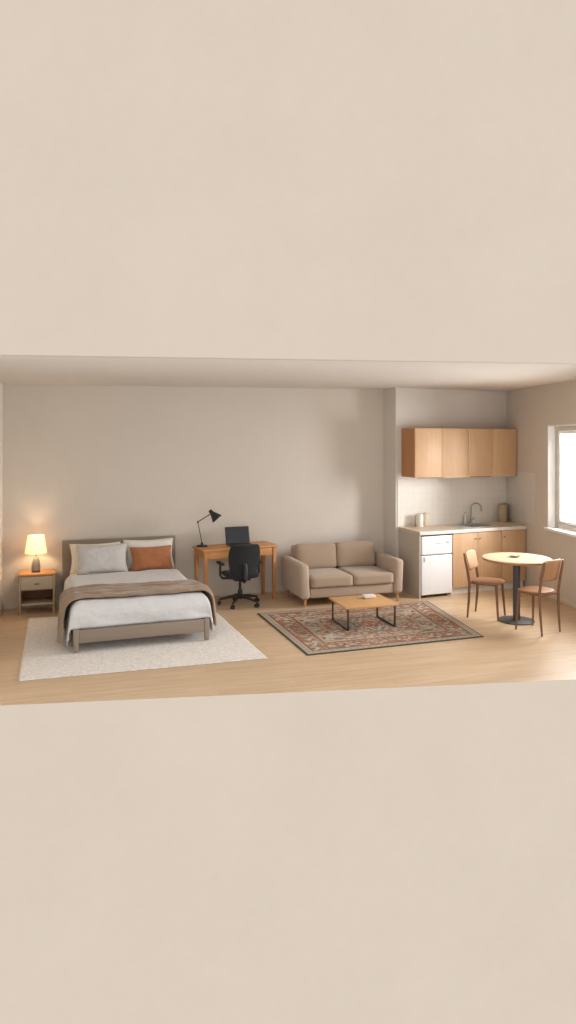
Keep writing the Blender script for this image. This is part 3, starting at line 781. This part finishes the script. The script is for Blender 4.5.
b.build('basin', M['steeld'], SK, smooth=False)
b = MB()
for i in range(5): b.box((SX0 + .01 + i * .029, SY0 + .05, zr + .005), (SX0 + .02 + i * .029, SY1 - .09, zr + .008), .001, 1)
b.build('drainer_ridge', M['steel'], SK)
MB().lathe([(0, 0), (.03, 0), (.032, .003), (0, .004)], 20, loc=((x0 + x1) / 2, (y0_ + y1_) / 2, .7512)).build('drain', M['chrome'], SK)
# tap
TP = kthing('kitchen_tap', 'tall gooseneck chrome tap behind the sink', 'tap', 1.25, .082, HZ1 + .0064)
MB().lathe([(0, 0), (.027, 0), (.027, .008), (.018, .02), (.016, .06), (0, .062)]).build('base', M['chrome'], TP)
pts = [(0, 0, .05), (0, 0, .22)] + [(.062 * (1 - math.cos(a)) * .8, -.10 * (1 - math.cos(a)) / 2 * 1.2, .22 + .085 * math.sin(a)) for a in [PI * k / 12 for k in range(1, 13)]] + [(.0992, -.12, .185)]
MB().tube(pts, .0105, 12).build('spout', M['chrome'], TP)
MB().tube([(.016, 0, .045), (.05, 0, .055), (.075, 0, .075)], [.006, .006, .008], 8).build('lever', M['chrome'], TP)
SB = kthing('soap_bottle', 'slim pale soap bottle beside the chrome tap', 'bottle', 1.16, .055, HZ1 + .0005)
MB().lathe([(0, 0), (.022, 0), (.023, .01), (.022, .10), (.012, .125), (.009, .14), (0, .14)], 24).build('bottle_body', M['soap'], SB)
MB().tube([(0, 0, .138), (0, 0, .165), (.0, -.03, .168)], [.006, .007, .005], 8).build('pump', M['fgrey'], SB)
# canisters
def canister(t, dp, r, h, m, lidm, label, group, flat=False):
    c = kthing('canister', label, 'canister', t, dp, HZ1 + .0005, group)
    MB().lathe([(0, 0), (r * .96, 0), (r, .006), (r, h - .006), (r * .97, h), (0, h)], 28).build('canister_body', m, c)
    ld_ = MB().lathe([(0, h + .0003), (r * .9, h + .0003), (r * .93, h + .006), (r * .9, h + .017), (0, h + .018)], 28).build('lid', lidm, c)
    MB().lathe([(0, h + .018), (.006, h + .018), (.012, h + .026), (.010, h + .035), (0, h + .037)], 16).build('knob', lidm, ld_)
    return c
gA, gB = 'storage canisters by the end panel', 'storage canisters in the corner'
canister(.305, .125, .052, .165, M['can1'], M['can1'], 'white lidded canister beside a beige one on the worktop above the fridge', gA)
canister(.418, .09, .052, .17, M['can2'], M['can2'], 'beige lidded canister beside the white one on the worktop above the fridge', gA)
canister(1.79, .15, .068, .255, M['can3'], M['can3'], 'tall olive canister in the worktop corner, in front of a darker one', gB)
canister(1.905, .068, .052, .25, M['can4'], M['can4'], 'darker olive canister tucked into the worktop corner behind the taller one', gB)
# wall cabinets
WD, Z0, Z1 = .36, 1.645, 2.345
def wall_cab(t0, t1, label, outer):
    c = kthing('wall_cabinet', label, 'cabinet', 0, 0, 0, 'oak wall cabinets over the sink')
    b = MB()
    b.box((t0, -WD + .02, Z0), (t0 + .018, -.009, Z1), idx=0); b.box((t1 - .018, -WD + .02, Z0), (t1, -.009, Z1), idx=1 if not outer else 0)
    b.box((t0 + .018, -WD + .02, Z0), (t1 - .018, -.009, Z0 + .018), idx=1); b.box((t0 + .018, -WD + .02, Z1 - .018), (t1 - .018, -.009, Z1), idx=0)
    b.box((t0 + .018, -.02, Z0 + .018), (t1 - .018, -.009, Z1 - .018), idx=1); b.box((t0 + .018, -WD + .021, Z0 + .018), (t1 - .018, -WD + .027, Z1 - .018), idx=2)
    b.build('carcass', [M['cabside'], M['cabcarc'], M['cabdark']], c, smooth=False)
    w_ = (t1 - t0) / 2
    for i in range(2):
        d = MB().box((t0 + i * w_ + .0025, -WD, Z0 - .004), (t0 + (i + 1) * w_ - .0025, -WD + .0185, Z1), .002).build('door', M['cab'], c)
        MB().box((t0 + i * w_ + .04, -WD - .004, Z0 - .011), (t0 + (i + 1) * w_ - .04, -WD + .012, Z0 - .0045), .001, 1).build('finger_pull', [M['cabdark'], M['wedge']][i % 2], d)
    return c
wr = tmax(WD) - .012
wall_cab(.068, .985, 'oak wall cabinet pair of doors nearer the sofa, above the canisters', False)
wall_cab(.988, wr, 'oak wall cabinet pair of doors in the corner by the window wall', True)

# ------------------------------------------------------------------ dining set
TB = thing('dining_table', 'round oak topped pedestal table by the window', 'dining table', (5.085, 7.24, 0))
b = MB(); b.lathe([(0, .728), (.382, .728), (.396, .734), (.40, .746), (.40, .756), (.394, .762), (0, .762)], 72)
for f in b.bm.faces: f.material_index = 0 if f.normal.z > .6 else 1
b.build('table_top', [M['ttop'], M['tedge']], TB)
MB().lathe([(0, .690), (.10, .690), (.10, .704), (.045, .7275), (0, .7275)]).build('mounting_plate', M['tmetal'], TB)
MB().cyl((0, 0, .02), (0, 0, .70), .042, n=32).build('pedestal', M['tmetal'], TB)
MB().lathe([(0, 0), (.205, 0), (.21, .006), (.208, .014), (.19, .018), (.05, .024), (0, .024)], 56).build('base', M['tmetal'], TB)
SD_ = thing('saucer', 'tiny sage dish lying in the middle of the round table', 'dish', (5.09, 7.28, .7625))
MB().lathe([(0, 0), (.035, 0), (.06, .012), (.062, .02), (.056, .02), (.034, .008), (0, .007)], 32).build('plate', M['dishg'], SD_)
MB().lathe([(0, .0075), (.024, .0075), (.026, .018), (.018, .024), (0, .025)], 24).build('candle', M['can2'], SD_)

def make_chair(loc, rz, label, backmat):
    t = thing('dining_chair', label, 'chair', loc, rz, 'plywood dining chairs at the round table')
    # local +x is the way the sitter faces
    b = MB(); bm = bmesh.new(); n, rings = 56, 9
    def outline(a):
        c, s = math.cos(a), math.sin(a); e = 2 / 2.7
        x = math.copysign(abs(c) ** e, c) * .19; y = math.copysign(abs(s) ** e, s) * (.195 + .012 * c)
        return x, y
    top = []
    for k in range(1, rings + 1):
        q = k / rings; ring = []
        for i in range(n):
            x, y = outline(2 * PI * i / n)
            ring.append(bm.verts.new((x * q, y * q, .452 - .012 * (1 - q * q) - (.006 if k == rings else 0) - .008 * max(0, x / .19) ** 3 * q)))
        top.append(ring)
    cv = bm.verts.new((0, 0, .44))
    for i in range(n): bm.faces.new((cv, top[0][i], top[0][(i + 1) % n]))
    for r0, r1 in zip(top, top[1:]):
        for i in range(n): bm.faces.new((r0[i], r1[i], r1[(i + 1) % n], r0[(i + 1) % n]))
    bot = []
    for i in range(n):
        x, y = outline(2 * PI * i / n); bot.append(bm.verts.new((x * .97, y * .97, .428)))
    for i in range(n): bm.faces.new((top[-1][i], bot[i], bot[(i + 1) % n], top[-1][(i + 1) % n]))
    bm.faces.new(bot[::-1]); bmesh.ops.recalc_face_normals(bm, faces=bm.faces[:]); b._add(bm)
    b.build('seat', M['cwood'], t)
    for sy in (-1, 1):
        MB().tube([(.165, sy * .165, 0), (.15, sy * .152, .22), (.135, sy * .14, .430)], [.011, .0155, .017], 12).build('leg', M['cleg'], t)
        MB().tube([(-.205, sy * .175, 0), (-.185, sy * .178, .22), (-.178, sy * .183, .44), (-.20, sy * .186, .58), (-.230, sy * .180, .70), (-.246, sy * .174, .782)], [.011, .0155, .017, .016, .0145, .011], 12).build('leg', M['cleg'], t)
    b = MB(); b.box((-.15, -.15, .408), (.13, -.135, .428), .003); b.box((-.15, .135, .408), (.13, .15, .428), .003); b.box((-.185, -.17, .408), (-.165, .17, .428), .003); b.box((.11, -.135, .408), (.13, .135, .428), .003)
    b.build('seat_frame', M['cleg'], t)
    def bk(u, v):
        y = (u * 2 - 1); z = .565 + .228 * v
        rr = abs(y) ** 6
        zz = .679 + (z - .679) * (1 - .22 * rr)
        x = -.168 - .24 * (zz - .565) - .028 * (1 - y * y)
        return Vector((x, y * .183, zz))
    b = MB(); b.grid(28, 12, bk); o = b.build('backrest', backmat, t, angle=180)
    md = o.modifiers.new('thick', 'SOLIDIFY'); md.thickness = .012; md.offset = 0
    return t
c1 = make_chair((4.878, 7.527, 0), R(-48), 'plywood dining chair between the fridge side and the round table, back toward the sofa', M['cback'])
c2 = dup(c1, (5.045, 6.815, 0), R(108), 'plywood dining chair on the open side of the round table, back toward the viewer')

c2.scale = (.95, .95, 1.055)
# ------------------------------------------------------------------ light and camera
wd = bpy.data.worlds.new('World'); bpy.context.scene.world = wd; wd.use_nodes = True
bg = wd.node_tree.nodes['Background']; bg.inputs['Color'].default_value = (.97, .985, 1.0, 1); bg.inputs['Strength'].default_value = 1.27
def area(name, loc, target, sx, sy, power, col):
    l = bpy.data.lights.new(name, 'AREA'); l.shape = 'RECTANGLE'; l.size = sx; l.size_y = sy; l.energy = power; l.color = col
    o = bpy.data.objects.new(name, l); C.objects.link(o); o.location = loc
    o.rotation_euler = (Vector(target) - Vector(loc)).to_track_quat('-Z', 'Y').to_euler(); return o
pw = rpt(.12, 1.25); pt_ = rpt(-2.2, -3.2)
area('window_daylight', (pw.x, pw.y, 1.95), (pt_.x, pt_.y, .5), 2.3, 1.7, 520, (.96, .98, 1))
pl = bpy.data.lights.new('lamp_bulb_light', 'POINT'); pl.energy = 30; pl.color = (1, .75, .48); pl.shadow_soft_size = .035
po = bpy.data.objects.new('lamp_bulb_light', pl); C.objects.link(po); po.location = (-.462, 9.44, hh + .315)

cam = bpy.data.cameras.new('camera'); co = bpy.data.objects.new('camera', cam); C.objects.link(co)
co.location = (0, 0, 2.15); co.rotation_euler = (R(90), 0, -R(17))
cam.sensor_fit = 'AUTO'; cam.sensor_width = 36; cam.lens = 36 * 700 / 1024
cam.shift_y = (442 - 512) / 1024; cam.clip_end = 200
sc = bpy.context.scene; sc.camera = co
sc.view_settings.view_transform = 'Standard'; sc.view_settings.look = 'None'; sc.view_settings.exposure = 0; sc.view_settings.gamma = 1
sc.cycles.max_bounces = 10; sc.cycles.diffuse_bounces = 6
